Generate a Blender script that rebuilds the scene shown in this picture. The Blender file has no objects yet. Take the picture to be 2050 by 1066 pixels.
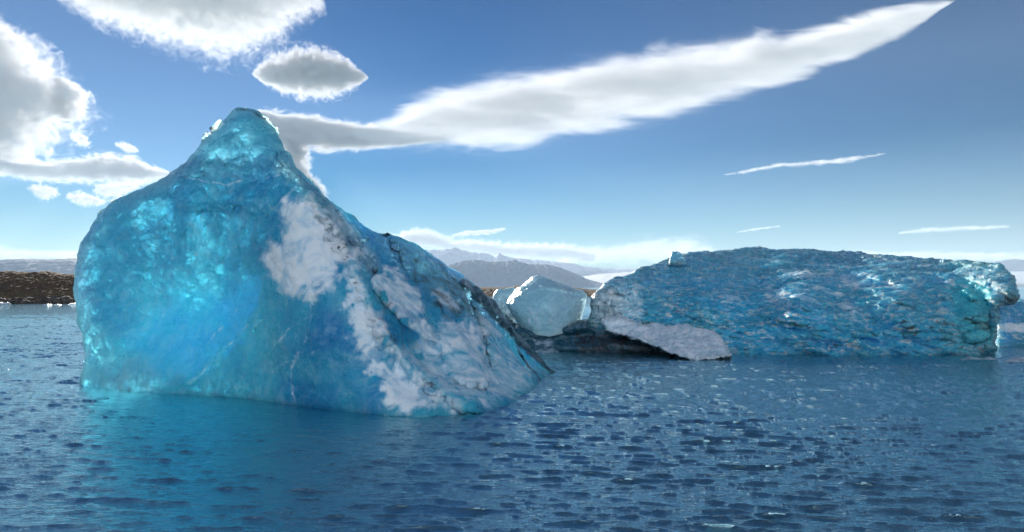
import bpy, math, random
import numpy as np
from mathutils import Vector

# ---------------------------------------------------------------- camera, world, sun, exposure
S = bpy.context.scene
COL = S.collection
F, CX, HY, CAMH = 1367.0, 1025.0, 575.0, 3.0      # focal length (px of the 2050 px photo), horizon row, eye height
cam_d = bpy.data.cameras.new('camera'); cam = bpy.data.objects.new('camera', cam_d); COL.objects.link(cam)
cam.location = (0, 0, CAMH); cam.rotation_euler = (math.radians(90), 0, 0)
cam_d.sensor_width = 36; cam_d.lens = 36 * F / 2050; cam_d.shift_y = 42 / 2050
cam_d.clip_start = 0.1; cam_d.clip_end = 200000
S.camera = cam

SUN_U, SUN_V = 485, 195
sd = Vector(((SUN_U - CX) / F, 1, (HY - SUN_V) / F)).normalized()
SUN_EL = math.asin(sd.z); SUN_AZ = math.atan2(sd.x, sd.y)
w = bpy.data.worlds.new('World'); S.world = w; w.use_nodes = True
nt = w.node_tree; nt.nodes.clear()
out = nt.nodes.new('ShaderNodeOutputWorld'); bg = nt.nodes.new('ShaderNodeBackground')
sky = nt.nodes.new('ShaderNodeTexSky'); sky.sky_type = 'NISHITA'; sky.sun_disc = False
sky.sun_elevation = SUN_EL; sky.sun_rotation = SUN_AZ
sky.air_density = 1.0; sky.dust_density = 0.0; sky.ozone_density = 3.5; sky.altitude = 0
bg.inputs['Strength'].default_value = 0.05
mx = nt.nodes.new('ShaderNodeMix'); mx.data_type = 'RGBA'; mx.blend_type = 'MULTIPLY'; mx.inputs[0].default_value = 1.0; mx.inputs[7].default_value = (0.212, 0.287, 0.307, 1)
gm_ = nt.nodes.new('ShaderNodeGamma'); gm_.inputs['Gamma'].default_value = 1.55
nt.links.new(sky.outputs[0], mx.inputs[6]); nt.links.new(mx.outputs[2], gm_.inputs[0]); # bright clouds added to the unseen sky behind the viewer as fill light
def wn(ty, **kw):
    x = nt.nodes.new('ShaderNode' + ty)
    for k_, v_ in kw.items(): setattr(x, k_, v_)
    return x
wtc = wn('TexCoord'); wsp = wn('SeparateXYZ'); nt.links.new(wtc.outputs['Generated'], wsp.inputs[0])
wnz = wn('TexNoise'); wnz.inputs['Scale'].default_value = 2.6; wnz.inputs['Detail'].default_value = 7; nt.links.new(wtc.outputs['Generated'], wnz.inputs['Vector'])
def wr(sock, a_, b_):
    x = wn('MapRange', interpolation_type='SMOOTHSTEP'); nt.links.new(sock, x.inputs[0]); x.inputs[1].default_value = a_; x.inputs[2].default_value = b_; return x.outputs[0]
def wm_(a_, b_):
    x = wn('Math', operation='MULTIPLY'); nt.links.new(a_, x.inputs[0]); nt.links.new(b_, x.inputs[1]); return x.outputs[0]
fill_mask = wm_(wm_(wr(wnz.outputs[0], 0.38, 0.58), wr(wsp.outputs[1], -0.45, -0.8)), wr(wsp.outputs[2], 0.0, 0.12))
fill_mix = wn('Mix', data_type='RGBA'); nt.links.new(fill_mask, fill_mix.inputs[0]); nt.links.new(gm_.outputs[0], fill_mix.inputs[6]); fill_mix.inputs[7].default_value = (11.0, 11.8, 13.0, 1)
nt.links.new(fill_mix.outputs[2], bg.inputs['Color']); nt.links.new(bg.outputs[0], out.inputs['Surface'])
sl = bpy.data.lights.new('sun', 'SUN'); sl.energy = 3.4; sl.angle = math.radians(0.8); sl.color = (1.0, 0.93, 0.84)
so = bpy.data.objects.new('sun', sl); COL.objects.link(so)
so.rotation_euler = sd.to_track_quat('Z', 'Y').to_euler()
S.view_settings.view_transform = 'Standard'; S.view_settings.look = 'None'
S.view_settings.exposure = 1.9; S.view_settings.gamma = 1.0
S.render.engine = 'CYCLES'
cy = S.cycles
cy.use_denoising = True
cy.max_bounces = 10; cy.transmission_bounces = 8; cy.volume_bounces = 4; cy.transparent_max_bounces = 12
cy.caustics_reflective = False; cy.caustics_refractive = False
cy.sample_clamp_indirect = 6; cy.volume_step_rate = 1.0; cy.volume_max_steps = 160

# ---------------------------------------------------------------- numeric helpers
def P(u, v, Y):
    u = np.asarray(u, float); v = np.asarray(v, float); Y = np.asarray(Y, float)
    return np.stack([(u - CX) / F * Y, Y + 0 * u, CAMH + (HY - v) / F * Y], -1)

def hsh(ix, iy, iz, seed):
    h = (ix.astype(np.int64) * 374761393 + iy.astype(np.int64) * 668265263 + iz.astype(np.int64) * 2147483647 + seed * 974634777) & 0xFFFFFFFF
    h = ((h ^ (h >> 13)) * 1274126177) & 0xFFFFFFFF
    h = ((h ^ (h >> 16)) * 2246822519) & 0xFFFFFFFF
    return (h ^ (h >> 15))

GR = np.random.RandomState(7).normal(size=(256, 3)); GR /= np.linalg.norm(GR, axis=1)[:, None]
def perlin(p, seed=0):
    p = np.asarray(p, float); sh = p.shape[:-1]; p = p.reshape(-1, 3)
    i = np.floor(p).astype(np.int64); f = p - i
    w_ = f * f * f * (f * (f * 6 - 15) + 10)
    r = 0
    for dx in (0, 1):
        for dy in (0, 1):
            for dz in (0, 1):
                g = GR[hsh(i[:, 0] + dx, i[:, 1] + dy, i[:, 2] + dz, seed) & 255]
                d = (g * (f - (dx, dy, dz))).sum(1)
                r = r + d * (w_[:, 0] if dx else 1 - w_[:, 0]) * (w_[:, 1] if dy else 1 - w_[:, 1]) * (w_[:, 2] if dz else 1 - w_[:, 2])
    return (r * 1.6).reshape(sh)

def fbm(p, octs=4, seed=0, gain=0.5, ridged=False):
    a, s, t = 1.0, 0, 0
    p = np.asarray(p, float)
    for k in range(octs):
        n = perlin(p, seed + k * 17)
        if ridged: n = 1 - 2 * np.abs(n)
        s = s + a * n; t += a; a *= gain; p = p * 2.03 + 11.7
    return s / t

def sstep(a, b, x):
    t = np.clip((x - a) / (b - a), 0, 1); return t * t * (3 - 2 * t)

def resample(pl, n):
    pl = np.asarray(pl, float); d = np.r_[0, np.cumsum(np.hypot(*np.diff(pl, axis=0).T))]
    t = np.linspace(0, d[-1], n); r = np.stack([np.interp(t, d, pl[:, 0]), np.interp(t, d, pl[:, 1])], -1)
    for _ in range(2):                        # round the corners a little
        r[1:-1] = (r[:-2] + 2 * r[1:-1] + r[2:]) / 4
    return r

def coons(Lc, Tc, Rc, Bc, nu, nv):
    """Lc, Rc bottom->top, Tc, Bc left->right; (nv, nu, 2) grid of outline-fitting px positions"""
    L, R = resample(Lc, nv), resample(Rc, nv); T, B = resample(Tc, nu), resample(Bc, nu)
    s = np.linspace(0, 1, nu)[None, :, None]; t = np.linspace(0, 1, nv)[:, None, None]
    g = (1 - s) * L[:, None] + s * R[:, None] + (1 - t) * B[None] + t * T[None] \
        - ((1 - s) * (1 - t) * L[0] + s * (1 - t) * R[0] + (1 - s) * t * L[-1] + s * t * R[-1])
    return g

def seg_dist(u, v, pl):
    pl = np.asarray(pl, float); d = np.full(u.shape, 1e9)
    for a, b in zip(pl[:-1], pl[1:]):
        ab = b - a; t = np.clip(((u - a[0]) * ab[0] + (v - a[1]) * ab[1]) / max(ab @ ab, 1e-9), 0, 1)
        d = np.minimum(d, np.hypot(u - a[0] - t * ab[0], v - a[1] - t * ab[1]))
    return d

def poly_sd(u, v, pl):
    """signed distance in px, positive inside"""
    pl = np.asarray(pl, float); d = seg_dist(u, v, np.vstack([pl, pl[:1]])); ins = np.zeros(u.shape, bool)
    for a, b in zip(pl, np.roll(pl, -1, 0)):
        c = (a[1] > v) != (b[1] > v)
        with np.errstate(divide='ignore', invalid='ignore'):
            ins ^= c & (u < (b[0] - a[0]) * (v - a[1]) / (b[1] - a[1] + 1e-12) + a[0])
    return np.where(ins, d, -d)

def tps(ctrl, u, v, lam=1e-4):
    c = np.array(ctrl, float); X = c[:, :2] / 400.0; n = len(c)
    def k(r2): return 0.5 * r2 * np.log(r2 + 1e-9)
    r2 = ((X[:, None] - X[None]) ** 2).sum(-1)
    A = np.zeros((n + 3, n + 3)); A[:n, :n] = k(r2) + lam * np.eye(n); A[:n, n] = 1; A[:n, n + 1:] = X; A[n, :n] = 1; A[n + 1:, :n] = X.T
    wv = np.linalg.solve(A, np.r_[c[:, 2], 0, 0, 0])
    q = np.stack([u, v], -1) / 400.0; r = wv[n] + q @ wv[n + 1:]
    for i in range(n): r = r + wv[i] * k(((q - X[i]) ** 2).sum(-1))
    return r

def mesh_np(name, V, Fq, mat=None, parent=None, attrs=None, smooth=True, tris=None, origin=None):
    V = np.asarray(V, float); Fq = np.asarray(Fq, np.int32).reshape(-1, 4)
    T = np.zeros((0, 3), np.int32) if tris is None else np.asarray(tris, np.int32).reshape(-1, 3)
    if origin is None: origin = np.array([V[:, 0].mean(), V[:, 1].mean(), max(V[:, 2].min(), 0.0)])
    origin = np.asarray(origin, float)
    V = V - origin
    me = bpy.data.meshes.new(name); me.vertices.add(len(V)); me.vertices.foreach_set('co', V.astype(np.float32).ravel())
    nl = Fq.size + T.size; me.loops.add(nl); me.loops.foreach_set('vertex_index', np.r_[Fq.ravel(), T.ravel()])
    np_ = len(Fq) + len(T); me.polygons.add(np_)
    st = np.r_[np.arange(len(Fq)) * 4, Fq.size + np.arange(len(T)) * 3]
    me.polygons.foreach_set('loop_start', st.astype(np.int32))
    me.update(calc_edges=True); me.validate()
    me.polygons.foreach_set('use_smooth', np.full(len(me.polygons), smooth))
    if attrs is not None:
        a = me.attributes.new('mask', 'FLOAT_COLOR', 'POINT'); a.data.foreach_set('color', np.asarray(attrs, np.float32).ravel())
    o = bpy.data.objects.new(name, me); COL.objects.link(o)
    if mat: me.materials.append(mat)
    o.location = origin
    if parent is not None:
        o.parent = parent; o.location = Vector(origin) - parent.location
    return o

def tag(o, label=None, cat=None, group=None, kind=None):
    if label: o['label'] = label
    if cat: o['category'] = cat
    if group: o['group'] = group
    if kind: o['kind'] = kind
    return o

def grid_quads(nr, nc, off=0, flip=False):
    i = np.arange(nr - 1)[:, None] * nc + np.arange(nc - 1)[None] + off
    q = np.stack([i, i + 1, i + nc + 1, i + nc], -1).reshape(-1, 4)
    return q[:, ::-1] if flip else q

# ---------------------------------------------------------------- node helpers
class N:
    def __init__(s, name):
        s.m = bpy.data.materials.new(name); s.m.use_nodes = True; s.t = s.m.node_tree; s.t.nodes.clear()
        s.out = s.t.nodes.new('ShaderNodeOutputMaterial')
    def n(s, ty, **kw):
        x = s.t.nodes.new('ShaderNode' + ty)
        for k, v in kw.items(): setattr(x, k, v)
        return x
    def set(s, inp, v):
        if isinstance(v, bpy.types.NodeSocket): s.t.links.new(v, inp)
        elif hasattr(v, 'outputs'): s.t.links.new(v.outputs[0], inp)
        else: inp.default_value = v
    def math(s, op, a, b=None, c=None, clamp=False):
        x = s.n('Math', operation=op, use_clamp=clamp); s.set(x.inputs[0], a)
        if b is not None: s.set(x.inputs[1], b)
        if c is not None: s.set(x.inputs[2], c)
        return x.outputs[0]
    def mix(s, f, a, b, blend='MIX'):
        x = s.n('Mix', data_type='RGBA', blend_type=blend); s.set(x.inputs[0], f)
        s.set(x.inputs[6], a if not isinstance(a, tuple) else (*a, 1)[:4]); s.set(x.inputs[7], b if not isinstance(b, tuple) else (*b, 1)[:4])
        return x.outputs[2]
    def mixf(s, f, a, b):
        x = s.n('Mix', data_type='FLOAT'); s.set(x.inputs[0], f); s.set(x.inputs[2], a); s.set(x.inputs[3], b); return x.outputs[0]
    def coord(s, scale=(1, 1, 1), rot=(0, 0, 0), loc=(0, 0, 0)):
        tc = s.n('TexCoord'); mp = s.n('Mapping'); s.t.links.new(tc.outputs['Object'], mp.inputs[0])
        mp.inputs['Scale'].default_value = scale; mp.inputs['Rotation'].default_value = rot; mp.inputs['Location'].default_value = loc
        return mp.outputs[0]
    def noise(s, vec, scale, detail=4, rough=0.55, dist=0.0, ty='FBM'):
        x = s.n('TexNoise', noise_dimensions='3D'); x.noise_type = ty
        s.set(x.inputs['Vector'], vec); x.inputs['Scale'].default_value = scale; x.inputs['Detail'].default_value = detail
        x.inputs['Roughness'].default_value = rough; x.inputs['Distortion'].default_value = dist
        return x.outputs[0]
    def voro(s, vec, scale, feature='F1', rnd=1.0, smooth=None):
        x = s.n('TexVoronoi', feature=feature); s.set(x.inputs['Vector'], vec); x.inputs['Scale'].default_value = scale
        x.inputs['Randomness'].default_value = rnd
        return x.outputs['Distance']
    def rng(s, v, a, b, c=0.0, d=1.0, smooth=True):
        x = s.n('MapRange', interpolation_type='SMOOTHSTEP' if smooth else 'LINEAR'); s.set(x.inputs[0], v)
        for i, k in enumerate((a, b, c, d)): s.set(x.inputs[i + 1], k)
        return x.outputs[0]
    def bump(s, h, strength, dist, normal=None):
        x = s.n('Bump'); x.inputs['Strength'].default_value = strength; x.inputs['Distance'].default_value = dist
        s.set(x.inputs['Height'], h)
        if normal is not None: s.set(x.inputs['Normal'], normal)
        return x.outputs[0]
    def mask(s):
        a = s.n('Attribute', attribute_name='mask'); sp = s.n('SeparateColor'); s.t.links.new(a.outputs['Color'], sp.inputs[0])
        return sp.outputs[0], sp.outputs[1], sp.outputs[2], a.outputs['Alpha']

# ---------------------------------------------------------------- ice material
def ice_mat(name, deep=(0.006, 0.22, 0.50), mid=(0.09, 0.72, 0.83), pale=(0.50, 0.76, 0.83), white=(0.88, 0.95, 1.0),
            radius=(0.65, 1.0, 1.0), scale=1.6, streak=0.0, rough=0.30, dark=(0.010, 0.035, 0.05), fleck=0.0, bumpk=1.0, hue_scale=0.45, trans=0.09, ior=1.38, hollow=0.35):
    s = N(name); c = s.coord(); wm, cm, dm, tone = s.mask()
    n1 = s.noise(c, hue_scale, 5, 0.6, 0.6); n2 = s.noise(c, 2.2, 8, 0.62, 0.8); n3 = s.noise(c, 9.0, 6, 0.65)
    col = s.mix(s.math('ADD', s.math('MULTIPLY', s.rng(n1, 0.36, 0.64), 0.35), s.math('MULTIPLY', tone, 0.65)), deep, mid)
    col = s.mix(s.math('MULTIPLY', s.rng(n2, 0.50, 0.74), 0.30), col, pale)
    glow_mask = s.rng(tone, 0.82, 1.0)
    col = s.mix(s.math('MULTIPLY', glow_mask, hollow), col, (0.07, 0.70, 0.97))  # cyan painted into the base colour for backlit glow, recess and berg centre
    # fine thin veins (fractures with trapped air)
    vc = s.coord(scale=(1, 1, 0.45), rot=(0, 0.5, 0))
    d2 = s.noise(vc, 1.3, 7, 0.6, 1.6)
    vein = s.rng(s.math('ABSOLUTE', s.math('SUBTRACT', d2, 0.5)), 0.0, 0.012, 1.0, 0.0)
    col = s.mix(s.math('MULTIPLY', vein, s.rng(n1, .45, .6, .05, .38)), col, pale)
    pk = s.noise(c, 26.0, 4, 0.7)
    col = s.mix(s.math('MULTIPLY', s.rng(pk, 0.56, 0.72), 0.28), col, pale)
    col = s.mix(s.math('MULTIPLY', s.rng(pk, 0.46, 0.30), 0.2), col, tuple(x * .45 for x in deep))
    if fleck > 0:
        fc = s.coord(scale=(1, 1, 2.6), rot=(0, 0.33, 0))
        f1 = s.noise(fc, 2.4, 8, 0.66, 0.9); f2 = s.noise(fc, 0.8, 3, 0.5)
        fm = s.math('MULTIPLY', s.rng(f1, 0.51, 0.62), s.rng(f2, 0.36, 0.58, 0.3, 1.0))
        fm = s.math('MULTIPLY', fm, s.math('SUBTRACT', 1.0, s.math('MULTIPLY', glow_mask, 0.85)))
        col = s.mix(s.math('MULTIPLY', fm, fleck), col, white)
        col = s.mix(s.math('MULTIPLY', s.rng(f1, 0.46, 0.36), s.mixf(glow_mask, 0.42, 0.03)), col, tuple(x * 0.35 for x in deep))
    col = s.mix(s.math('MULTIPLY', cm, 0.75), col, pale)
    ww = s.rng(s.math('ADD', wm, s.math('MULTIPLY', s.math('MULTIPLY', s.math('SUBTRACT', n2, 0.5), 1.8), s.math('MULTIPLY', wm, 4.0, clamp=True))), 0.12, 0.92)
    wcol = s.mix(s.rng(n2, 0.25, 0.7), (white[0] * 0.74, white[1] * 0.84, white[2] * 0.92), white)
    col = s.mix(ww, col, wcol)
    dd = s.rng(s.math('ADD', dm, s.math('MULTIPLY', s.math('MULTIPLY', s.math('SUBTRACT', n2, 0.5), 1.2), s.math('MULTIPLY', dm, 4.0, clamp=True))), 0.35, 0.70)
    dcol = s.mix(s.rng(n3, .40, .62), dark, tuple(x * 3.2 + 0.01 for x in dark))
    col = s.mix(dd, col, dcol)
    # relief: melt scallops + fine crystal grain
    v1 = s.voro(c, 11.0, 'SMOOTH_F1')
    b = s.math('ADD', s.math('MULTIPLY', v1, 0.35), s.math('MULTIPLY', n2, 0.8))
    if streak > 0:
        sc = s.coord(scale=(1, 1, 2.8), rot=(0, 0.35, 0))
        b = s.math('ADD', b, s.math('MULTIPLY', s.noise(sc, 3.2, 8, 0.65, 1.2), streak))
    bn = s.bump(b, 0.9 * bumpk, 0.06)
    bn = s.bump(n3, 0.7 * bumpk, 0.018, bn)
    bn = s.bump(s.noise(c, 38, 4, 0.7), 0.6 * bumpk, 0.006, bn)
    p = s.n('BsdfPrincipled')
    s.set(p.inputs['Base Color'], col); s.set(p.inputs['Roughness'], s.mixf(ww, s.mixf(s.rng(n2, .35, .65), rough * .7, rough * 1.5), 0.6))
    p.inputs['IOR'].default_value = ior; s.set(p.inputs['Normal'], bn)
    s.set(p.inputs['Subsurface Weight'], s.math('SUBTRACT', 1.0, s.math('ADD', s.math('MULTIPLY', dd, 0.9), s.math('MULTIPLY', ww, 0.75), clamp=True), clamp=True))
    p.inputs['Subsurface Radius'].default_value = radius; s.set(p.inputs['Subsurface Scale'], s.mixf(ww, scale, scale * 0.35))
    p.subsurface_method = 'RANDOM_WALK'
    s.set(p.inputs['Transmission Weight'], s.math('MULTIPLY', s.math('ADD', s.math('MULTIPLY', cm, 0.6), s.rng(n1, .35, .65, trans * .6, trans * 1.4), clamp=True), s.math('SUBTRACT', 1.0, ww)))
    s.t.links.new(p.outputs[0], s.out.inputs['Surface'])
    return s.m

def ice_body(name, Lc, Tc, Rc, Bc, nu, nv, depth, thick, mat, edge=60, relief=None, masks=None, parent=None,
             amp=(0.25, 0.07, 0.02), freq=(0.5, 1.8, 6.0), stretch=(1, 1, 1), rag=3.0, seed=0, ridged=0.0):
    g = coons(Lc, Tc, Rc, Bc, nu, nv); u, v = g[..., 0], g[..., 1]
    sil = np.vstack([resample(Lc, 80), resample(Tc, 60), resample(Rc, 80)[::-1]])
    d = seg_dist(u, v, sil)
    # uneven rim
    q0 = P(u, v, 20.0) * 1.6
    k = np.exp(-d / 25.0) * rag
    u = u + k * fbm(q0 * 1.3, 4, seed + 5); v = v + k * fbm(q0 * 1.3 + 50, 4, seed + 6)
    Yf = tps(depth, u, v); T = tps(thick, u, v) if isinstance(thick, list) else np.full(u.shape, float(thick))
    T = np.maximum(T, 0.3)
    if relief is not None: Yf = Yf + relief(u, v)
    if relief is not None and isinstance(relief, tuple): pass
    e = np.clip(d / edge, 0, 1); s = np.sqrt(np.clip(1 - (1 - e) ** 2, 0, 1))
    Ym = Yf + T * 0.4
    yf = Ym + (Yf - Ym) * s; yb = Ym + (Yf + T - Ym) * s
    Af, Ab = P(u, v, yf), P(u, v, yb)
    def disp(A, out):
        gu = np.gradient(A, axis=1); gv = np.gradient(A, axis=0); n = np.cross(gu, gv)
        n /= np.linalg.norm(n, axis=-1, keepdims=True) + 1e-9
        n *= np.sign((n * out).sum(-1, keepdims=True).mean()) if True else 1
        q = A * np.asarray(stretch)
        h = 0
        for a, f in zip(amp, freq):
            r_ = fbm(q * f, 4, seed + int(f * 10))
            if ridged: r_ = (1 - ridged) * r_ + ridged * (fbm(q * f, 4, seed + int(f * 10) + 3, ridged=True) - 0.3)
            h = h + a * r_
        return A + n * h[..., None]
    outv = np.array([0, -1.0, 0])
    Af = disp(Af, outv); Ab2 = disp(Ab, -outv)
    # share the rim
    nvv, nuu = u.shape
    rim = np.zeros(u.shape, bool); rim[:, 0] = rim[:, -1] = rim[-1, :] = True
    Vf = Af.reshape(-1, 3); idx_f = np.arange(nvv * nuu).reshape(nvv, nuu)
    idx_b = idx_f.copy(); inner = ~rim; idx_b[inner] = nvv * nuu + np.arange(inner.sum())
    V = np.vstack([Vf, Ab2[inner]])
    def q(ix, flip):
        a = np.stack([ix[:-1, :-1], ix[:-1, 1:], ix[1:, 1:], ix[1:, :-1]], -1).reshape(-1, 4)
        return a[:, ::-1] if flip else a
    Q = [q(idx_f, False), q(idx_b, True)]
    Q.append(np.stack([idx_f[0, :-1], idx_b[0, :-1], idx_b[0, 1:], idx_f[0, 1:]], -1)[1:-1])
    tr = [[idx_f[0, 0], idx_b[0, 1], idx_f[0, 1]], [idx_f[0, -2], idx_b[0, -2], idx_f[0, -1]]]
    M = np.zeros((nvv, nuu, 4)); M[..., 3] = 0.5
    if masks is not None:
        mm = masks(u, v, d); M[..., :mm.shape[-1]] = mm
    at = np.vstack([M.reshape(-1, 4), M[inner]])
    return mesh_np(name, V, np.vstack(Q), mat, parent, at, tris=tr)

def warp(u, v, amt, fr=0.02, seed=0):
    q = np.stack([u * fr, v * fr, 0 * u], -1)
    return u + amt * fbm(q, 4, seed + 1), v + amt * fbm(q + 31.0, 4, seed + 2)

def soft(u, v, polys, edge, amt=10, fr=0.03, seed=0):
    uw, vw = warp(u, v, amt, fr, seed); m = np.zeros(u.shape)
    for p in polys: m = np.maximum(m, sstep(-edge, edge, poly_sd(uw, vw, p)))
    return m

def line_mask(u, v, pl, wdt, amt=4, seed=0):
    uw, vw = warp(u, v, amt, 0.03, seed); return np.exp(-(seg_dist(uw, vw, pl) / wdt) ** 2)

# ---------------------------------------------------------------- the big iceberg
W_BIG = [(575,392),(618,398),(660,430),(692,470),(722,512),(712,533),(684,548),(665,572),(640,590),(603,597),(575,588),(553,562),(540,545),(525,522),(530,503),(556,492),(562,462),(552,430)]
W_CHAIN = [(712,545),(730,575),(738,600),(762,638),(772,668),(752,692),(722,702),(706,672),(701,640),(697,600)]
W_DOT = [(735,728),(765,724),(772,742),(748,755)]
W_LOW = [(768,765),(790,735),(822,760),(850,800),(842,828),(802,828),(776,812)]
W_FROST = [(862,575),(890,585),(915,610),(912,626),(895,618),(868,598)]
TONGUE = [(768,535),(798,545),(818,560),(843,592),(846,636),(866,660),(884,686),(872,693),(850,688),(820,655),(790,625),(752,590),(742,565)]
SLAB_B = [(885,650),(938,640),(962,690),(980,760),(965,782),(932,778),(900,755),(880,720)]
SLAB_C = [(950,622),(985,642),(1010,672),(1000,680),(968,664)]
RIDGE = [(575,320),(620,385),(665,445),(705,515),(735,600),(775,680),(830,740),(890,790),(940,810)]
BAND_IN = [(560,320),(600,345),(650,400),(690,440),(740,500),(760,540),(745,560),(700,510),(650,430),(600,370),(560,345)]
GLASS_R = [(925,560),(960,600),(1000,640),(1060,700),(1110,745),(1085,765),(1040,715),(990,660),(945,600)]
EDGE_DK = [(930,570),(965,600),(1010,645),(1050,690),(1110,740)]

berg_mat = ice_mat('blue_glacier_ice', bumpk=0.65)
def big_relief(u, v):
    r = 0 * u
    uw, vw = warp(u, v, 6, 0.02, 3)
    # right of the spine the flank falls away as a broad stepped facet
    uw, vw = warp(uw, vw, 16, 0.05, 21)
    r -= 0.28 * sstep(-4, 6, poly_sd(uw, vw, TONGUE))
    r -= 0.26 * sstep(-4, 6, poly_sd(uw, vw, SLAB_B))
    r -= 0.2 * sstep(-4, 6, poly_sd(uw, vw, SLAB_C))
    r -= 0.45 * np.exp(-(seg_dist(uw, vw, RIDGE) / 16.0) ** 2)
    r += 0.35 * np.exp(-(seg_dist(uw, vw, [(780,480),(800,530),(812,556)]) / 9) ** 2)
    r += 0.40 * np.exp(-(seg_dist(uw, vw, [(940,600),(965,670),(985,735)]) / 5) ** 2)
    r += 0.30 * np.exp(-(seg_dist(uw, vw, [(1000,655),(1030,700),(1055,745)]) / 5) ** 2)
    r -= 0.30 * np.exp(-(seg_dist(uw, vw, EDGE_DK) / 8) ** 2)
    bq = np.stack([(u + v * .7) * 0.09, (v - u * .9) * 0.025, 0 * u], -1)
    r -= 0.05 * fbm(bq, 4, 88, ridged=True) * sstep(-15, 10, poly_sd(uw, vw, BAND_IN))
    # cap ledge and a scooped hollow in the cyan face
    r -= 0.13 * np.exp(-(seg_dist(uw, vw, [(345,355),(420,335),(500,345),(570,345)]) / 10) ** 2)
    r -= 0.12 * np.exp(-(seg_dist(uw, vw, [(400,420),(470,415),(545,430)]) / 5) ** 2)
    r += 0.55 * np.exp(-(((u - 440) / 150) ** 2 + ((v - 600) / 130) ** 2))
    r += 0.03 * np.exp(-(seg_dist(uw, vw, [(625,600),(615,680),(585,740),(592,800)]) / 5) ** 2)
    r -= 0.10 * np.exp(-(seg_dist(uw, vw, [(520,640),(450,700),(380,765)]) / 5) ** 2)
    return r
def big_masks(u, v, d):
    wm = 0.85 * soft(u, v, [W_BIG], 30, 34, 0.03, 1)
    wm = np.maximum(wm, 0.95 * soft(u, v, [W_CHAIN, W_DOT, W_LOW], 18, 28, 0.045, 2))
    wm = np.maximum(wm, 0.75 * soft(u, v, [W_FROST], 8, 16, 0.06, 4))
    wm = np.maximum(wm, 0.52 * soft(u, v, [[(720,690),(800,700),(900,640),(960,640),(1060,750),(1060,790),(900,830),(780,830)]], 25, 40, 0.02, 5))
    wm = np.maximum(wm, 0.62 * soft(u, v, [TONGUE, SLAB_B, SLAB_C], 6, 18, 0.05, 3))
    wm = np.maximum(wm, 0.7 * line_mask(u, v, [(1030,660),(1070,700),(1100,735)], 4, 5, 8))
    wm = np.maximum(wm, 0.38 * line_mask(u, v, [(625,600),(618,660),(590,735),(592,800)], 3, 9, 9))
    for ln, am in (([(400,700),(470,625),(560,565)], .36), ([(550,700),(580,665),(620,630)], .34), ([(330,522),(420,505),(485,492)], .3), ([(345,352),(450,370),(560,350)], .42), ([(505,760),(560,735),(640,700)], .3), ([(380,770),(430,715),(500,650)], .36)):
        wm = np.maximum(wm, am * line_mask(u, v, ln, 2.2, 8, int(ln[0][0])))
    cm = 0.6 * np.exp(-d / 16.0) * sstep(760, 560, u + 0.0 * v)
    cm = np.maximum(cm, 0.55 * soft(u, v, [BAND_IN], 10, 14, 0.03, 17))
    cm = np.maximum(cm, 0.22 * soft(u, v, [[(160,560),(185,560),(200,640),(215,700),(290,720),(320,760),(300,800),(170,790),(150,700)]], 18, 24, 0.02, 6))
    cm = np.maximum(cm, 0.18 * soft(u, v, [[(470,217),(520,225),(560,290),(590,345),(470,350),(350,360),(400,290)]], 20, 14, 0.02, 7))
    cm = np.maximum(cm, 0.4 * soft(u, v, [[(740,470),(850,505),(960,590),(1040,680),(1000,680),(900,620),(830,560)]], 20, 14, 0.02, 7))
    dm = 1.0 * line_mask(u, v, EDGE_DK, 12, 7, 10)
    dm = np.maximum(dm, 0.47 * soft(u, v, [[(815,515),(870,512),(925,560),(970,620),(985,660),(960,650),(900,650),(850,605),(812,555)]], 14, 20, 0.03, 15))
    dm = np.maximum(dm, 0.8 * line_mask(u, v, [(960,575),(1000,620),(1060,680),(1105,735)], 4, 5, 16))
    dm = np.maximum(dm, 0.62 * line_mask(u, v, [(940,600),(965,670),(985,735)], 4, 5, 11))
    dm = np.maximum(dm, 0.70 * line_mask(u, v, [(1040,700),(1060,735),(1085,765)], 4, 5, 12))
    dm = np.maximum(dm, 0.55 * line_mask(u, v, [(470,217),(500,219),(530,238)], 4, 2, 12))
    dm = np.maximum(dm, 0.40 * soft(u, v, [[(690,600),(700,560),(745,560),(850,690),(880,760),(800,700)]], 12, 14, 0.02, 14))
    uw, vw = warp(u, v, 60, 0.008, 19)
    def gs(x, y, a, b): return np.exp(-(((uw - x) / a) ** 2 + ((vw - y) / b) ** 2))
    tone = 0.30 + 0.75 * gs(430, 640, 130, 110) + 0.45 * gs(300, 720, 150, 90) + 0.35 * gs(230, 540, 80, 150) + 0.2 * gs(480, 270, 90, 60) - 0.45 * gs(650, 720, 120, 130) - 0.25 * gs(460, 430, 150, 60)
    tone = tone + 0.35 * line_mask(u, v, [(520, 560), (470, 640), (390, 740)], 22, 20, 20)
    return np.stack([wm, cm, dm, np.clip(tone, 0, 1)], -1)
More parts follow.
